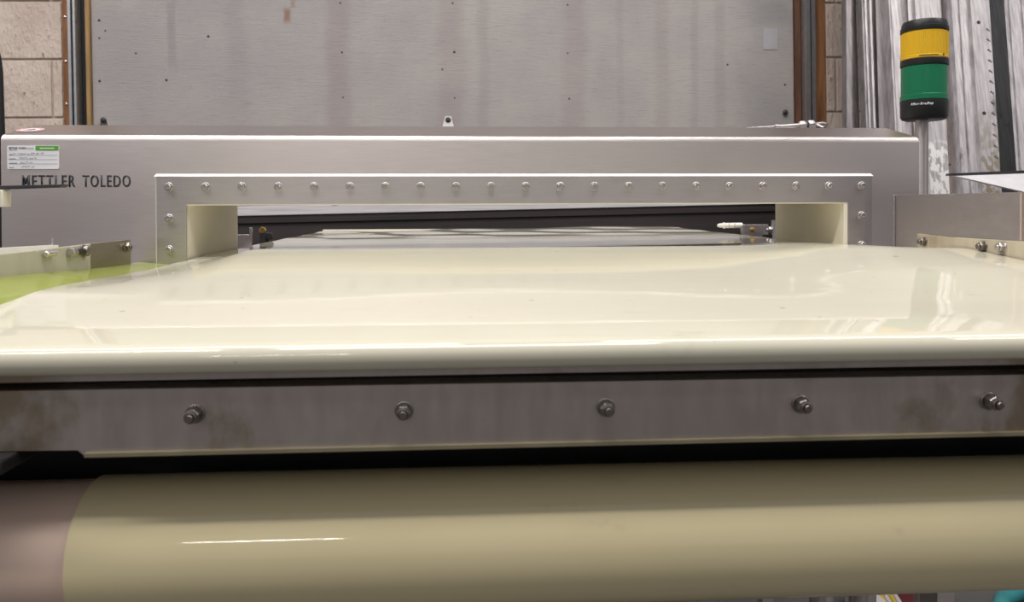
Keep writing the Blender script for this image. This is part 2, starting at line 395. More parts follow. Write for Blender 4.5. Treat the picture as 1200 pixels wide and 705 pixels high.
dbracket(-1.2949, 0.262, M['galv'], False); dbracket(-0.1355, 0.268, M['white_plastic'], True); dbracket(1.0679, 0.300, M['galv'], False)
for sx in (-1, 1):
    MB().tube([(-1.2949+sx*.008, 1.574, .262), (-1.2949+sx*.024, 1.572, .225)], .0025, 6).build('stay_wire', M['bolt'], door)
MB().box(0.990, 1.043, 1.576, 1.579, 0.525, 0.60).build('patch', simple('pale_grey_patch', lin(184, 182, 186), 0.5, var=.03), door, xf=None)

# ================================================================ LEANING METAL LENGTHS
def leaning(label, e0, e1, mat, yoff, ribs, cat='metal strip', name='aluminium_extrusion', depth=0.03, hole=None):
    """e = (X at z=0, dX/dz); lean back against the wall"""
    (xa, ma), (xb, mb) = e0, e1
    zt, zb = 1.55, FLOOR
    def yy(z): return 1.2 + 0.22*(z-0.4) + yoff
    fr = [(0, 0)]
    for (u, d) in ribs: fr.append((u, d))
    fr.append((1, 0))
    mbd = MB(); rings = []
    n = len(fr)
    vs = []
    for z in (zb, zt):
        x0 = xa + ma*z; x1 = xb + mb*z
        for (u, d) in fr: vs.append((x0 + (x1-x0)*u, yy(z) + d, z))
        vs.append((x1, yy(z)+depth, z)); vs.append((x0, yy(z)+depth, z))
    k = n+2
    fs = [(i, (i+1) % k, (i+1) % k + k, i+k) for i in range(k)] + [tuple(range(k-1, -1, -1)), tuple(range(k, 2*k))]
    mbd.add(vs, fs)
    return mbd.build(name, mat, smooth=0), yy
G = 'metal lengths leaning on the block wall'
R_none = []; R_rib = [(.10, 0), (.12, -.010), (.28, -.010), (.30, .004), (.62, .004), (.64, -.008), (.80, -.008), (.82, 0)]
R_rib2 = [(.06, -.012), (.20, -.012), (.22, 0), (.45, 0), (.47, -.006), (.58, -.006), (.60, .003), (.9, .003), (.93, -.01)]
R_chan = [(.08, -.006), (.10, .012), (.88, .012), (.90, -.006)]
rows = [
 ('flat grey-brown metal strip standing right beside the cream block wall', (1.0600, .1073), (1.0830, .1073), 'alu_mid', .0, [(.80, 0), (.82, -.004)], 'metal_strip'),
 ('dark narrow metal strip right of the flat grey-brown strip', (1.0815, .1039), (1.1204, .0862), 'alu_dark', .03, R_none, 'metal_strip'),
 ('narrow bright ribbed aluminium length leftmost of the bright ones', (1.1215, .0802), (1.1499, .0857), 'alu_light', -.01, R_rib, 'aluminium_extrusion'),
 ('slim dark grey length between narrow bright length and mauve-grey one', (1.1499, .0857), (1.1702, .0938), 'alu_dark', .02, R_none, 'metal_strip'),
 ('dull mauve-grey flat length ending left of the wide bright lengths', (1.1702, .0938), (1.2066, .0848), 'alu_mid', .01, R_none, 'metal_strip'),
 ('bright channelled aluminium length with sharp left edge, left of stack light', (1.2080, .073), (1.2575, .0834), 'alu_light', -.02, R_chan, 'aluminium_extrusion'),
 ('bright ribbed aluminium length directly left of the stack light top', (1.2585, .0834), (1.314, .0703), 'alu_light', -.01, R_rib, 'aluminium_extrusion'),
 ('plain aluminium length behind the stack light with flaking white paint low down', (1.3185, .0764), (1.3827, .0950), 'alu_flaked', .005, R_none, 'aluminium_extrusion'),
 ('bright multi-ribbed aluminium length directly right of the stack light', (1.3989, .0839), (1.4715, .0842), 'alu_light', -.015, R_rib2, 'aluminium_extrusion'),
 ('flat embossed aluminium length with round hole and brownish stained lower part', (1.4726, .0901), (1.5365, .0899), 'alu_mould', -.01, R_none, 'aluminium_extrusion'),
 ('black painted metal strip between two bright aluminium lengths', (1.5373, .0899), (1.5890, .0824), 'alu_black', -.01, R_none, 'metal_strip'),
 ('bright ribbed aluminium length at the right edge beyond the black strip', (1.5880, .0881), (1.6914, .1095), 'alu_light', -.01, R_rib2, 'aluminium_extrusion'),
]
for lab, e0, e1, mt, yo, rb, nm in rows:
    o, yy = leaning(lab, e0, e1, M[mt], yo, rb, name=nm)
    tag(o, lab, 'metal strip', G)
    if mt == 'alu_mould':
        for z in (0.545, 0.25):
            MB().lathe([(0, .006), (.0012, .006)], (1.5005+.0901*z-.004, yy(z)+.0005, z), (0, -1, .22), 14).build('hole', M['black'], o)
        for k in range(13):
            z = 0.52 - k*0.034; x = 1.5365 + .0899*z - 0.010
            MB().box(-.007, .007, -.0012, .001, -.002, .002).build('embossed_mark', M['alu_mid'], o, xf=Matrix.Translation((x, yy(z), z)) @ Matrix.Rotation(0.75, 4, 'Y'))

# ================================================================ METAL DETECTOR
XL, XR = -0.4808, 0.4785; ZT = -0.0246; HD = 0.238; HL, HR = -0.7297, 0.5943
det = thing('metal_detector', 'stainless steel conveyor metal detector with wide bolted tunnel opening', 'metal detector', (-0.06, 0.12, FLOOR))
h = MB()
prof = [(0, ZT), (0, 0.0645)]
for k in range(1, 5):
    a = math.radians(k*76/4); prof.append((0.010 - 0.010*math.cos(a), 0.0645 + 0.010*math.sin(a)))
prof += [(0.09, 0.0955), (0.10, 0.0965), (HD, 0.0965), (HD, ZT)]
h.prism(prof, 'X', HL, HR)
h.box(HL, XL, 0, HD, -0.40, ZT); h.box(XR, HR, 0, HD, -0.40, ZT); h.box(XL, XR, 0.0, HD, -0.40, -0.19)
ho = h.build('housing', M['steel'], det, smooth=20)
ho.data.materials.append(M['roof_steel'])
for p in ho.data.polygons:
    if p.normal.z > 0.9: p.material_index = 1; p.use_smooth = False
for x in (HL+.06, HR-.06):
    for y in (0.05, HD-0.05):
        MB().lathe([(0, .045), (.012, .045), (.014, .02), (.05, .02), (.6-.0, .02)], (x, y, FLOOR), (0, 0, 1), 16).build('leg', M['steel'], det)
# cream plastic tunnel liner with its white flange
ln = MB(); t = 0.004
ln.box(XL, XL+t, 0.0, HD+.002, -0.19, ZT); ln.box(XR-.005, XR, -0.008, HD+.002, -0.19, ZT)
ln.box(XL+t, XR-.005, -0.0085, HD+.002, ZT-t*.4, ZT+.0003); ln.box(XL+t, XR-.005, -0.008, HD+.002, -0.19, -0.186)
ln.build('tunnel_liner', M['liner'], det, smooth=0)
def ring(mb, x0, x1, zt, zb, w_in, y0, y1):
    mb.box(x0, w_in[0], y0, y1, zb, zt); mb.box(w_in[1], x1, y0, y1, zb, zt); mb.box(w_in[0], w_in[1], y0, y1, w_in[2], zt)
fl = MB()
fl.prism([(-.0003, .0183), (-.0080, .0146), (-.0080, .0140), (-.0003, .0140)], 'X', -0.5205, 0.5190)
for xo, xi, xe in ((-0.5216, -0.5176, XL), (0.5194, 0.5172, XR)):
    fl.prism([(xo, -.0003), (xi, -.0080), (xe, -.0080), (xe, -.0003)], 'Z', -0.19, .0142)
fl.build('liner_flange', M['white_plastic'], det, smooth=0)
fp = MB(); ring(fp, -0.5170, 0.5166, 0.0140, -0.19, (XL+.0042, XR+.0006, ZT), -0.0090, -0.0070)
frame = fp.build('aperture_frame', M['frame_steel'], det, smooth=0)
# bolts of the frame
def hex_bolt(name, r_w=.0060, r_h=.0047, hw=.0016, hh=.0052):
    b = MB(); b.lathe([(0, r_w), (hw*.7, r_w), (hw, r_w*.9)], (0, 0, 0), (0, -1, 0), 20)
    b.lathe([(hw, r_h), (hw+hh*.8, r_h), (hw+hh, r_h*.82), (hw+hh, r_h*.55), (hw+hh*.8, r_h*.45)], (0, 0, 0), (0, -1, 0), 6)
    return b.mesh(name)
bolt_me = hex_bolt('frame_bolt'); bolt_me.materials.append(M['bolt'])
def fbolt(x, z): link('bolt', bolt_me, None, frame, loc=(x, -0.0089, z), rot=(0, random.uniform(0, 6.28), 0))
for i in range(21): fbolt((i-10)*0.05, 0.0)
for x in (-0.5, 0.5):
    for j in (1, 2): fbolt(x, -0.0439*j)
# lettering
for s, x0, wd in (('METTLER', -0.7017, 0.0709), ('TOLEDO', -0.6203, 0.0646)):
    me = text_mesh('brand_lettering', s, wd, 0.0166, bold=0.004, thick=0.0003, space=1.22)
    o = link('brand_lettering', me, M['ink'], det, loc=(x0, -0.0001, 0.0001)); o['label'] = 'dark grey bold capital lettering ' + s
# service label
def rounded(x0, x1, z0, z1, r, n=4):
    p = []
    for cx, cz, a0 in ((x1-r, z1-r, 0), (x0+r, z1-r, 90), (x0+r, z0+r, 180), (x1-r, z0+r, 270)):
        for k in range(n+1):
            a = math.radians(a0 + 90*k/n); p.append((cx + r*math.cos(a), cz + r*math.sin(a)))
    return p
lx0, lx1, lz0, lz1 = -0.7212, -0.6519, 0.0250, 0.0578
lab = MB().prism(rounded(lx0, lx1, lz0, lz1, .002), 'Y', -0.0006, 0.0).build('service_label', M['label_white'], det); lab['label'] = 'white service label with green corner and handwriting'
MB().prism(rounded(-0.6831, lx1-.0004, lz1-.0070, lz1-.0004, .0008), 'Y', -0.0009, -.0005).build('green_header', M['label_green'], lab)
link('label_lettering', text_mesh('label_lettering', 'METTLER TOLEDO', 0.0235, 0.0024, 0.02, .0003), M['navy_ink'], lab, loc=(lx0+.0025, -0.0006, lz1-.0048))
MB().box(-0.6775, -0.6580, -.0011, -.0008, lz1-.0050, lz1-.0030).build('header_print', simple('pale_green_print', (.62, .78, .55), .5, var=.1, scale=600), lab)
MB().box(lx0+.0025, lx0+.0135, -.0009, -.0005, lz1-.0066, lz1-.0061).build('header_rule', M['navy_ink'], lab)
MB().box(lx0+.0272, lx0+.0355, -.0009, -.0005, lz1-.0047, lz1-.0030).build('header_print', simple('faint_grey_print', (.55, .55, .60), .6, var=.15, scale=600), lab)
for k in range(4):
    z = lz1 - 0.0134 - k*0.0060
    if k < 3: MB().box(lx0+.002, lx1-.002, -.0008, -.0005, z-.0003, z+.0002).build('rule', M['grey_ink'], lab)
    MB().box(lx0+.0028, lx0+.0028+(.0055, .0085, .0105, .0065)[k], -.0009, -.0005, z+.0004, z+.0014).build('field_print', M['grey_ink'], lab)
    x = lx0 + (.0085, .0165, .0175, .0185)[k]; xe = lx0 + (.051, .041, .035, .036)[k]; pts = []
    while x < xe:
        pts.append((x, -.0008, z + random.uniform(.0005, .0036))); x += random.uniform(.0003, .0008)
        if random.random() < 0.09 and len(pts) > 3:
            MB().tube(pts, .00022, 4).build('handwriting', M['grey_ink'], lab); pts = []; x += .0014
    if len(pts) > 2: MB().tube(pts, .00022, 4).build('handwriting', M['grey_ink'], lab)
# round warning sticker on the sloping top
slope = math.atan2(0.0955-0.0743, 0.09-0.005)
def on_roof(x, y): return (x, y, 0.0743 + (y-0.005)*math.tan(slope) + 0.0002)
sx_, sy_, sz_ = on_roof(-0.7115, 0.040)
XS = Matrix.Translation((sx_, sy_, sz_)) @ Matrix.Rotation(slope, 4, 'X')
stk = MB().lathe([(0, .0175), (.0004, .0175)], (0,0,0), (0,0,1), 32).build('round_sticker', M['white_ink'], det, xf=XS); stk['label'] = 'round pink and white warning sticker'
rp = [(.0130 if k % 2 else .0162) for k in range(2)]
rg = MB()
for k in range(32):
    a0 = 2*math.pi*k/32; a1 = 2*math.pi*(k+1)/32
    rg.add([(r*math.cos(a), r*math.sin(a), z) for a in (a0, a1) for r in (.0128, .0166) for z in (.0004, .0007)],
           [(0,1,3,2), (4,6,7,5), (1,5,7,3), (0,2,6,4), (2,3,7,6), (0,4,5,1)])
rg.build('sticker_ring', M['pink'], stk, xf=XS, smooth=0)
MB().prism([(-.009, -.004), (.002, -.006), (.007, 0), (.004, .006), (-.001, .001)], 'Z', .0004, .0008).build('sticker_mark', M['ink'], stk, xf=XS)

# ================================================================ BELT CONVEYOR
con = thing('belt_conveyor', 'infeed belt conveyor with glossy cream belt running through the metal detector', 'conveyor', (0, -0.1, FLOOR))
ZB = -0.0945
def sst(a, b, x):
    t = max(0, min(1, (x-a)/(b-a))); return t*t*(3-2*t)
def spline(P, y):
    """smooth interpolation through P = [(y, v)...], y ascending"""
    if y <= P[0][0]: return P[0][1]
    if y >= P[-1][0]: return P[-1][1]
    for i in range(len(P)-1):
        if P[i][0] <= y <= P[i+1][0]: break
    def tan(k):
        if k == 0 or k == len(P)-1:
            a, b = (0, 1) if k == 0 else (k-1, k); return (P[b][1]-P[a][1])/(P[b][0]-P[a][0])
        return (P[k+1][1]-P[k-1][1])/(P[k+1][0]-P[k-1][0])
    h_ = P[i+1][0]-P[i][0]; t = (y-P[i][0])/h_
    return (P[i][1]*(2*t**3-3*t*t+1) + h_*tan(i)*(t**3-2*t*t+t) + P[i+1][1]*(-2*t**3+3*t*t) + h_*tan(i+1)*(t**3-t*t))
BASE = [(-0.58, -0.1250), (-0.53, -0.1188), (-0.45, -0.1118), (-0.38, -0.1058), (-0.30, -0.0990), (-0.20, -0.0906), (-0.13, -0.0856), (-0.08, -0.0840), (-0.03, -0.0868), (0.03, -0.0920), (0.10, -0.0940), (0.3, -0.0945), (1.2, -0.0935)]
DROOP = [(-0.60, 0.0), (-0.42, -0.001), (-0.38, -0.002), (-0.29, 0.005), (-0.20, 0.0147), (-0.10, 0.0212), (-0.03, 0.0165), (0.03, 0.0045), (0.12, 0.0), (1.2, 0.0)]
def top_z(x, y):
    """the belt climbs from the nose to a crest just before the tunnel and runs level inside it"""
    z = spline(BASE, y)
    z += 0.0115*x*sst(-0.05, 0.06, y)
    z += 0.0105*sst(0.20, 0.50, x)*sst(-0.50, -0.32, y)*sst(-0.08, -0.20, y)
    z += 0.0035*math.exp(-((x-0.385)/0.055)**2)*sst(-0.25, -0.1, y)*sst(0.1, 0.0, y)
    k = max(0, min(1, (-0.366-x)/0.092)); z -= spline(DROOP, y)*k*(1.15-0.15*k*k)
    z -= 0.0085*sst(0.42, 0.51, x)*sst(-0.22, -0.13, y)*sst(0.05, -0.02, y)
    z += 0.0007*math.sin(9*x+2)*math.sin(13*y+1.5*x)*sst(-0.46, -0.36, y)*sst(-0.05, -0.2, y)
    z += 0.0016*math.sin(17*x+6*y)*math.sin(21*y+2)*sst(0.45, 0.75, y)
    return z
EDGE = [(-0.60, -0.486), (-0.46, -0.484), (-0.38, -0.480), (-0.05, -0.4795), (-0.012, -0.4738), (1.2, -0.4738)]
def edges(y):
    xl = EDGE[-1][1]
    for (ya, xa), (yb, xb) in zip(EDGE, EDGE[1:]):
        if ya <= y <= yb: xl = xa + (xb-xa)*sst(ya, yb, y)
    xr = 0.4735 + 0.050*sst(-0.015, -0.05, y)
    return xl, xr
NX = 72
path = []          # (kind, y or (y,z))
YE = 1.04
ys = [YE - i*(YE-0.15)/60 for i in range(60)] + [0.15 - i*(0.15+0.562)/180 for i in range(181)]
rows_ = []
for y in ys:
    xl, xr = edges(y); rows_.append([(xl+(xr-xl)*k/NX, y, top_z(xl+(xr-xl)*k/NX, y)) for k in range(NX+1)])
y0 = ys[-1]; RN = 0.0105
xl, xr = edges(y0)
a_start = math.radians(90+7.1)
def nose_row(a):
    out = []
    for k in range(NX+1):
        x = xl+(xr-xl)*k/NX; zt = top_z(x, y0)
        cy = y0 - RN*math.cos(a_start); cz = zt - RN*math.sin(a_start)
        out.append((x, cy + RN*math.cos(a), cz + RN*math.sin(a)))
    return out
for k in range(1, 19): rows_.append(nose_row(a_start + math.radians(170)*k/18))
zl = rows_[-1][0][2]
for y in (-0.50, -0.3, 0.0, 0.3, 0.7, 1.0):
    rows_.append([(p[0], y, zl-.002) for p in rows_[0]])
ZE = top_z(0, YE); R2_ = (ZE - (zl-.002))/2
for k in range(1, 14):
    a = math.radians(-90 + 180*k/14)
    rows_.append([(p[0], YE + R2_*math.cos(a), (ZE+zl-.002)/2 + R2_*math.sin(a)) for p in rows_[0]])
bm_ = MB(); n = NX+1
vs_ = [p for r in rows_ for p in r]
fs_ = []
for j in range(len(rows_)):
    j2 = (j+1) % len(rows_)
    for k in range(NX): fs_.append((j*n+k, j*n+k+1, j2*n+k+1, j2*n+k))
bm_.add(vs_, fs_)
belt = bm_.build('belt', M['belt'], con, smooth=40)
# green wear bed on the left
vs = []; fs = []; gy = [-0.60 + i*0.0238 for i in range(26)]; gn = 25
for y in gy:
    zo = -0.0945 - 0.0105*sst(-0.36, -0.03, y)
    for k in range(gn):
        u = k/(gn-1); x = -0.543 + u*(0.080); z = zo + (-0.1105 - zo)*u**0.8
        if x > edges(y)[0]-.006: z = min(z, top_z(edges(y)[0]+.001, y)-.0035)
        vs.append((x, y, z))
nn = len(vs)
vs += [(p[0], p[1], p[2]-.008) for p in vs]
for j in range(len(gy)-1):
    for k in range(gn-1):
        a = j*gn+k; fs.append((a, a+1, a+gn+1, a+gn)); fs.append((nn+a, nn+a+gn, nn+a+gn+1, nn+a+1))
for j in range(len(gy)-1):
    for k in (0, gn-1):
        a = j*gn+k; fs.append((a, a+gn, nn+a+gn, nn+a))
for k in range(gn-1):
    for j in (0, len(gy)-1):
        a = j*gn+k; fs.append((a, nn+a, nn+a+1, a+1))
wb_ = MB().add(vs, fs).build('wear_bed', M['green'], con); wb_['label'] = 'lime green plastic bed showing beside the belt'
# left guide rail
gr = MB().prism([(-0.62, -0.0735), (-0.038, -0.0725), (-0.038, -0.112), (-0.62, -0.102)], 'X', -0.549, -0.541).build('guide_rail', M['rail_plastic'], con, bevel=.001); gr['label'] = 'grey cream plastic guide rail on the left'
MB().prism([(-0.150, -0.0722), (-0.0375, -0.0720), (-0.0375, -0.110), (-0.150, -0.107)], 'X', -0.5412, -0.5404).build('rail_end_plate', steel('rail_end_steel', (.40, .35, .28), .35, vec=(2, 6, 20)), gr)
MB().prism([(-.335, -.074), (-.221, -.074), (-.221, -.0698), (-.335, -.0672)], 'X', -0.5495, -0.5425).build('clip_strip', M['white_plastic'], gr)
MB().tube([(-0.549, -0.223, -0.072), (-0.548, -0.222, -0.062)], .0010, 6).build('wire_end', M['bright_bolt'], gr)
def xbolt(parent, x, y, z, sgn, segs, mat, n=6, name='bolt'):
    b = MB()
    for (t0, t1, r, k) in segs: b.lathe([(t0, r*.92), (t0+.0006, r), (t1-.0008, r), (t1, r*.85)], (x, y, z), (sgn, 0, 0), k)
    return b.build(name, mat, parent)
xbolt(gr, -0.5404, -0.0528, -0.0815, 1, [(0, .0015, .0072, 16), (.0015, .006, .0060, 6), (.006, .0075, .0036, 12)], M['dark_bolt'])
xbolt(gr, -0.541, -0.168, -0.0800, 1, [(0, .0015, .0078, 16), (.0015, .0065, .0064, 6)], M['dark_bolt'])
MB().tube([(-0.538, -0.168, -0.0800), (-0.5365, -0.205, -0.0790)], .0034, 12).build('bolt_shank', M['black'], gr)
MB().lathe([(0, .0050), (.0006, .0058), (.009, .0058), (.0098, .005)], (-0.5365, -0.198, -0.0790), (0, -1, 0), 6).build('nut', M['bolt'], gr)
MB().lathe([(0, .0026), (.0008, .0032), (.020, .0032), (.021, .0024)], (-0.5368, -0.238, -0.0782), (0, -1, 0.02), 12).build('pin', M['bright_bolt'], gr)
# right side guard plate, strip and bolts
sg = MB().box(0.5285, 0.5315, -0.62, -0.0455, -0.26, -0.0142).box(0.5262, 0.5285, -0.050, -0.0455, -0.26, -0.0142).build('side_guard', M['guard_steel'], con, bevel=.0006); sg['label'] = 'scratched stainless side guard plate on the right'
MB().box(0.5272, 0.5285, -0.2985, -0.2973, -0.068, -0.0150).build('weld_seam', simple('rusty_weld', (.62, .46, .38), .5), sg)
st = MB().prism([(-0.62, -0.0690), (-0.30, -0.0688), (-0.17, -0.0695), (-0.1074, -0.0675), (-0.1074, -0.110), (-0.62, -0.110)], 'X', 0.5255, 0.5285).build('wear_strip', M['strip'], sg, bevel=.0006); st['label'] = 'beige wear strip bolted to the guard'
for y, z, mt in ((-.1246, -.0775, 'dark_bolt'), (-.2415, -.0775, 'dark_bolt'), (-.2735, -.0768, 'bolt')):
    xbolt(sg, 0.5255, y, z, -1, [(0, .0014, .0062, 16), (.0014, .0065, .0054, 6), (.0065, .0095, .0034, 12)], M[mt])
# hidden slider frame carrying everything
MB().box(-0.575, -0.543, -0.60, -0.03, -0.20, -0.110).build('side_frame', M['steel'], con, bevel=.001)
MB().box(0.5320, 0.56, -0.60, -0.03, -0.25, -0.115).build('side_frame', M['steel'], con, bevel=.001)
for x in (-0.56, 0.546):
    for y in (-0.52, -0.12):
        MB().box(x-.012, x+.012, y-.02, y+.02, FLOOR, -0.19).build('leg', M['steel'], con, bevel=.001)
# nose plate, crossbar
YB = -0.560
MB().prism([(-0.530, -0.139), (-0.548, -0.140), (-0.5515, -0.1435), (-0.5515, -0.1500), (-0.530, -0.1525)], 'X', -0.575, 0.56).build('nose_plate', M['bar_steel'], con)
bar = MB()
outline = [(-0.575, -0.1535), (0.575, -0.1565), (0.575, -0.2005), (-0.3560, -0.1995), (-0.3600, -0.1960), (-0.575, -0.1935)]
bar.prism(outline, 'Y', YB, YB+0.020)
cb = bar.build('crossbar', M['bar_steel'], con, smooth=0); cb['label'] = 'stained stainless crossbar under the belt nose with five studs'
MB().prism([(-0.3545, -0.1975), (0.575, -0.1985), (0.575, -0.2012), (-0.3540, -0.2002)], 'Y', YB-.0035, YB+.0005).build('bottom_lip', simple('drum_reflection_tint', (.22, .19, .12), .4), cb)  # the drum's cream reflection is put into the lip's colour
nb = MB()
nb.lathe([(0, .0088), (.0018, .0088), (.0022, .0082)], (0,0,0), (0,-1,0), 20)
nb.lathe([(.0022, .0062), (.0030, .0070), (.0095, .0070), (.0105, .0060)], (0,0,0), (0,-1,0), 6)
nb.lathe([(.0105, .0058), (.0135, .0056), (.0140, .0046), (.0132, .0042)], (0,0,0), (0,-1,0), 20)
nb.lathe([(.0128, .0036), (.0165, .0036), (.0172, .0030)], (0,0,0), (0,-1,0), 16)
nb.v = [(a*.76, b*.85, c*.76) for a, b, c in nb.v]
nm = nb.mesh('lock_nut_stud'); nm.materials.append(M['dark_bolt'])
for i in range(5):
    link('lock_nut_stud', nm, None, cb, loc=(-0.2800+i*0.1455, YB, -0.1722-.0007*i), rot=(0, random.uniform(0, 1), 0))
# black sheet standing in for the shade in the gap behind the drum, and drum
MB().box(-0.575, 0.575, -0.447, -0.437, -0.36, -0.155).build('recess_shade_plate', M['black'], con)
DC = Vector((0, -0.503, -0.2895)); DR = 0.0520
dm = MB(); dm.lathe([(0, DR-.002), (.001, DR), (.940, DR), (.941, DR-.002)], (-0.3745, DC.y, DC.z+.002), (1, 0, -.004), 96)
drum = dm.build('drum', M['drum_belt'], con); drum['label'] = 'glossy cream covered drum under the crossbar'
MB().lathe([(0, DR-.0045), (.001, DR-.0022), (.15, DR-.0022), (.2005, DR-.0022)], (-0.575, DC.y, DC.z+.002), (1, 0, -.004), 64).build('drum_sleeve', M['sleeve'], drum)
MB().box(-0.572, -0.40, -0.58, -0.52, -0.206, -0.196).build('bearing_block', M['black'], con, bevel=.002)

# ================================================================ OUTFEED
of = con
for x in (-0.515, 0.56):
    MB().box(x-.012, x+.012, 0.43, 1.06, -0.20, -0.1105).build('side_frame', M['steel'], of, bevel=.001)
    for y in (0.5, 1.0): MB().box(x-.012, x+.012, y-.015, y+.015, FLOOR, -0.19).build('leg', M['steel'], of)
# brackets seen through the tunnel
rb = MB().box(0.488, 0.5475, 0.452, 0.456, -0.112, -0.0695).box(0.488, 0.492, 0.440, 0.456, -0.112, -0.0695).build('bracket', M['guard_steel'], of, bevel=.0006); rb['label'] = 'grey bracket plate behind the tunnel on the right'
MB().lathe([(0, .0050), (.002, .0045), (.003, .0025)], (0.513, 0.452, -0.0805), (0, -1, 0), 14).build('screw', M['brass'], rb)
MB().box(0.542, 0.552, 0.418, 0.424, -0.112, -0.060).build('adjuster_plate', M['bright_bolt'], rb)
xbolt(rb, 0.542, 0.421, -0.0800, -1, [(0, .002, .008, 16), (.002, .008, .0065, 6), (.008, .012, .004, 12)], M['bolt'])
MB().box(0.530, 0.540, 0.421, 0.440, -0.104, -0.090).build('adjuster_block', M['black'], rb)
lb = MB().box(-0.519, -0.514, 0.470, 0.476, -0.112, -0.0713).box(-0.575, -0.519, 0.4725, 0.4755, -0.112, -0.0855).build('bracket', M['guard_steel'], of, bevel=.0006); lb['label'] = 'grey angle bracket behind the tunnel on the left'
MB().box(-0.512, -0.498, 0.52, 0.54, -0.112, -0.0830).build('sensor_block', M['black'], of, bevel=.001)
bf = MB().lathe([(0, .0062), (.001, .0070), (.009, .0070), (.010, .0062), (.010, .0035), (.006, .003)], (-0.5065, 0.530, -0.0782), (0, -1, 0), 6).build('brass_fitting', M['brass'], of)
MB().lathe([(0, .006), (.001, .0075), (.010, .0075), (.012, .006)], (-0.492, 0.53, -0.0905), (0, -1, 0), 16).build('knob', M['black'], of)
# white spray nozzle on the right bracket
nz = MB().lathe([(0, .0024), (.004, .0042), (.012, .0050), (.013, .0066), (.0145, .0066), (.0155, .0052), (.052, .0056)], (0.4375, 0.447, -0.0712), (1, .02, .0), 18).build('nozzle', M['white_plastic'], rb); nz['label'] = 'white plastic nozzle tube'
for d in (.022, .034): MB().lathe([(0, .0060), (.0012, .0060)], (0.4375+d, 0.447, -0.0712), (1, .02, .0), 18).build('collar', M['strip'], rb)
# ================================================================ ROD ON THE HOUSING
rod = thing('anchor_rod', 'thin pointed steel rod with hex fittings lying on detector top', 'rod', (0.45, 0.13, 0.0965))
ax = (1, 0, 0.045); p0 = (0.382, 0.135, 0.0995)
MB().lathe([(0, .0008), (.045, .0022), (.046, .0040), (.052, .0040), (.053, .0034), (.090, .0042)], p0, ax, 16).build('shaft', M['bolt'], rod)
MB().lathe([(.088, .0066), (.090, .0076), (.097, .0076), (.099, .0066)], p0, ax, 6).build('hex_nut', M['bolt'], rod)
MB().lathe([(.099, .0050), (.103, .0050)], p0, ax, 16).build('thread', M['dark_grey'], rod)
MB().lathe([(.103, .0074), (.105, .0082), (.112, .0082), (.114, .0070)], p0, ax, 6).build('hex_nut', M['bolt'], rod)
MB().lathe([(.114, .0040), (.122, .0052), (.127, .0060), (.133, .0045), (.137, .0025)], p0, ax, 14).build('tip', M['dark_bolt'], rod)
MB().tube([(0.497, 0.128, 0.1045), (0.505, 0.122, 0.0992)], .0020, 8).build('cotter', M['bolt'], rod)

# ================================================================ STACK LIGHT
sl = thing('stack_light', 'yellow and green signal stack light with black caps on grey pole', 'signal light', (0.785, 0.30, FLOOR))
SX, SY = 0.7895, 0.30
def sec(z0, z1, prof, name, mat, n=48, parent=sl):
    return MB().lathe([(t, r) for t, r in prof], (SX + (z0-.13)*.004, SY, z0), (.004, 0, 1), n).build(name, mat, parent)
Rr = 0.0415
MB().lathe([(0, .0118), (1.14, .0118)], (0.7850, SY, FLOOR), (0, 0, 1), 24).build('pole', M['steel'], sl)
MB().lathe([(0, .05), (.01, .05), (.012, .03), (.03, .016)], (0.7850, SY, FLOOR), (0, 0, 1), 24).build('base_flange', M['steel'], sl)
base = sec(.1315, .168, [(0, Rr*.80), (.002, Rr*.93), (.006, Rr*.985), (.034, Rr), (.0365, Rr)], 'base_cap', M['black_plastic'])
sec(.168, .2335, [(0, Rr*.97), (.001, Rr*.99), (.010, Rr*.99), (.011, Rr*.965), (.064, Rr*.965), (.0655, Rr*.94)], 'green_lens', M['lens_green'])
sec(.2335, .2455, [(0, Rr*.99), (.001, Rr*1.0), (.011, Rr*1.0), (.012, Rr*.98)], 'divider_ring', M['black_plastic'])
yl = sec(.2455, .298, [(0, Rr*.97), (.001, Rr*.99), (.006, Rr*.99), (.007, Rr*.965), (.051, Rr*.965), (.0525, Rr*.94)], 'yellow_lens', M['lens_yellow'])
rbm = MB()
for k in range(72):
    a = 2*math.pi*k/72; rbm.lathe([(0, .0009), (.042, .0009)], (SX+.0005+Rr*.962*math.cos(a), SY+Rr*.962*math.sin(a), .2535), (.004, 0, 1), 5)
ribs = rbm.build('lens_ribbing', M['lens_yellow'], yl); ribs['kind'] = 'stuff'
sec(.298, .3195, [(0, Rr*.99), (.001, Rr*1.0), (.008, Rr*1.0), (.009, Rr*.955), (.015, Rr*.95), (.020, Rr*.90), (.0215, Rr*.80)], 'top_cap', M['black_plastic'])
def wrap(me, ang0, z0, r):
    for v in me.vertices:
        a = ang0 + v.co.x/r; rr = r - v.co.y
        v.co = Vector((SX + .0002 + rr*math.sin(a), SY - rr*math.cos(a), z0 + v.co.z))
    return me
me = wrap(text_mesh('maker_lettering', 'Allen-Bradley', 0.0390, 0.0062, 0.02, .0006), -1.12, .1555, Rr*1.0)
link('maker_lettering', me, M['white_ink'], base)
me = wrap(text_mesh('lens_lettering', 'A', 0.0052, 0.0056, 0.02, .0005), 0.27, .2472, Rr*.99)
for v in me.vertices: v.co.z = 2*.2500 - v.co.z       # moulded upside down
link('lens_lettering', me, M['ink'], yl)
MB().tube([(SX+Rr*.985*math.sin(a), SY-Rr*.985*math.cos(a), .2492) for a in [-.75+.09*i for i in range(10)]], .0008, 6).build('moulded_marking', M['ink'], yl)

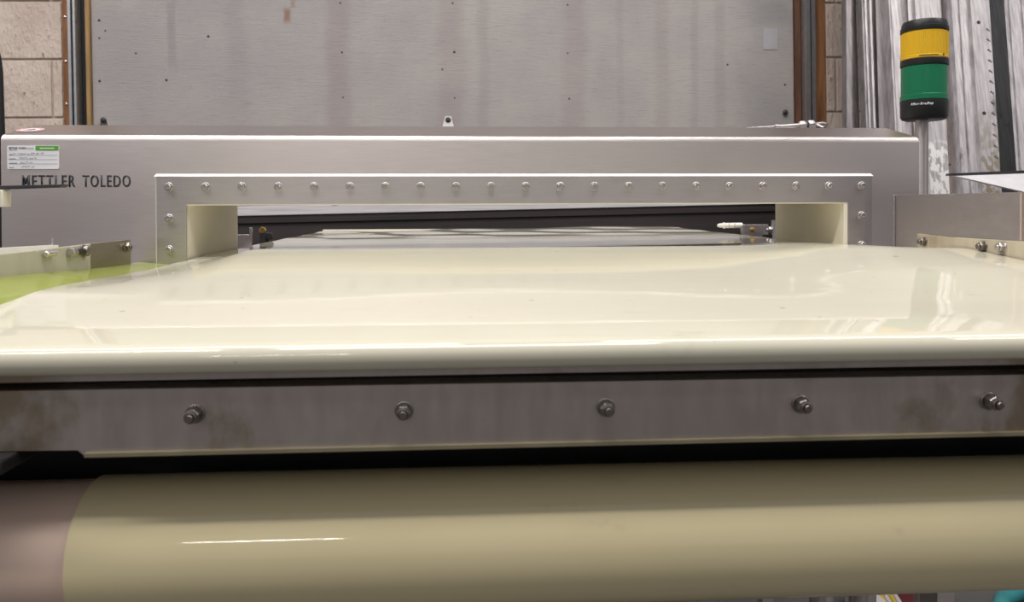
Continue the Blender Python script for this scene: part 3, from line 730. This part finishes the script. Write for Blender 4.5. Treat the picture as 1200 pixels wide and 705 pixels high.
# ================================================================ SIDE ARMS
la = thing('guide_arm', 'dark grey flat arm with cream block reaching in at left edge', 'guide arm', (-0.78, -0.2, FLOOR))
MB().prism([(-0.80, -0.0135), (-0.80, -0.0075), (-0.5400, -0.0018), (-0.5440, -0.0052)], 'Y', -0.215, -0.20).build('arm', M['dark_grey'], la, bevel=.0006)
MB().box(-0.66, -0.6042, -0.218, -0.200, -0.0275, -0.0082).build('end_block', M['liner'], la, bevel=.001)
MB().box(-0.80, -0.77, -0.225, -0.195, FLOOR, -0.006).build('post', M['steel'], la)
ra = thing('guard_panel', 'white sheet panel hanging from a dark bar at the right edge', 'panel', (0.80, -0.12, FLOOR))
A = Vector((0.5396, -0.150, 0.0095)); 
def slab(pts, th, name, mat, parent):
    n = len(pts); nrm = (Vector(pts[1])-Vector(pts[0])).cross(Vector(pts[2])-Vector(pts[0])).normalized()*th
    MB().add([tuple(p) for p in pts] + [tuple(Vector(p)+nrm) for p in pts], [tuple(range(n)), tuple(range(2*n-1, n-1, -1))] + [(i, (i+1)%n, (i+1)%n+n, i+n) for i in range(n)]).build(name, mat, parent)
slab([(0.5396, -0.1505, 0.0100), (0.74, -0.1505, 0.0165), (0.7075, -0.200, -0.0366), (0.614, -0.190, -0.0138)], -.002, 'sheet', M['paper'], ra)
MB().prism([(0.5386, 0.0092), (0.5396, 0.0122), (0.80, 0.0228), (0.80, 0.0185)], 'Y', -0.156, -0.148).build('top_bar', M['dark_grey'], ra)
MB().box(0.78, 0.81, -0.165, -0.135, FLOOR, 0.021).build('post', M['steel'], ra)
# black hose standing behind the left end of the detector
hp = [(-1.075, 0.60, FLOOR+.012), (-1.10, 0.60, -0.6), (-1.079, 0.60, -0.2), (-1.077, 0.60, 0.05), (-1.079, 0.60, 0.2), (-1.084, 0.60, 0.29), (-1.11, 0.60, 0.335), (-1.18, 0.60, 0.30), (-1.22, 0.60, -0.1), (-1.24, 0.60, FLOOR+.012)]
def smooth_path(P, n=6):
    P = [Vector(p) for p in P]; out = []
    for i in range(len(P)-1):
        a, b, c, d = P[max(i-1, 0)], P[i], P[i+1], P[min(i+2, len(P)-1)]
        for k in range(n):
            t = k/n; out.append(0.5*((2*b) + (c-a)*t + (2*a-5*b+4*c-d)*t*t + (3*b-a-3*c+d)*t**3))
    return out + [P[-1]]
tag(MB().tube(smooth_path(hp), .012, 12).build('black_hose', M['black']), 'black hose loop rising behind the left end of the detector', 'hose')
# things on the floor glimpsed under the drum
tag(MB().box(0.84, 0.905, 0.60, 0.70, FLOOR, -0.965).build('paper_box', M['paper'], bevel=.002), 'white paper box on floor below right end of the drum', 'box')
yc = thing('cable_bundle', 'yellow sheathed cables on the floor below the drum', 'cable', (0.92, 0.66, FLOOR))
for k in range(4): MB().tube([(0.905+k*.012, 0.60, FLOOR+.012), (0.92+k*.012, 0.70, FLOOR+.03), (0.945+k*.012, 0.80, FLOOR+.012)], .006, 8).build('cable', M[('yellow_wrap', 'paper', 'yellow_wrap', 'paper')[k]], yc)
rg_ = MB(); vs = []; fs = []
for j in range(7):
    for k in range(9):
        x = 0.975 + .085*k/8; y = 0.60 + .16*j/6; vs.append((x, y, FLOOR + .004 + .022*math.sin(math.pi*k/8)*math.sin(math.pi*j/6)*(1+.3*math.sin(k*2+j))))
nn = len(vs); vs += [(p[0], p[1], FLOOR) for p in vs]
for j in range(6):
    for k in range(8):
        a = j*9+k; fs += [(a, a+1, a+10, a+9), (nn+a, nn+a+9, nn+a+10, nn+a+1)]
for j in range(6):
    for k in (0, 8): a = j*9+k; fs.append((a, a+9, nn+a+9, nn+a))
for k in range(8):
    for j in (0, 6): a = j*9+k; fs.append((a, nn+a, nn+a+1, a+1))
tag(rg_.add(vs, fs).build('cleaning_rag', M['maroon']), 'crumpled maroon rag on the floor below the drum', 'rag')
tag(MB().tube([(1.13, 0.56, FLOOR+.02), (1.2, 0.64, FLOOR+.022), (1.28, 0.68, FLOOR+.022), (1.40, 0.70, FLOOR+.02), (1.6, 0.78, FLOOR+.02)], .019, 12).build('teal_hose', M['teal']), 'teal rubber hose on the floor at lower right corner', 'hose')
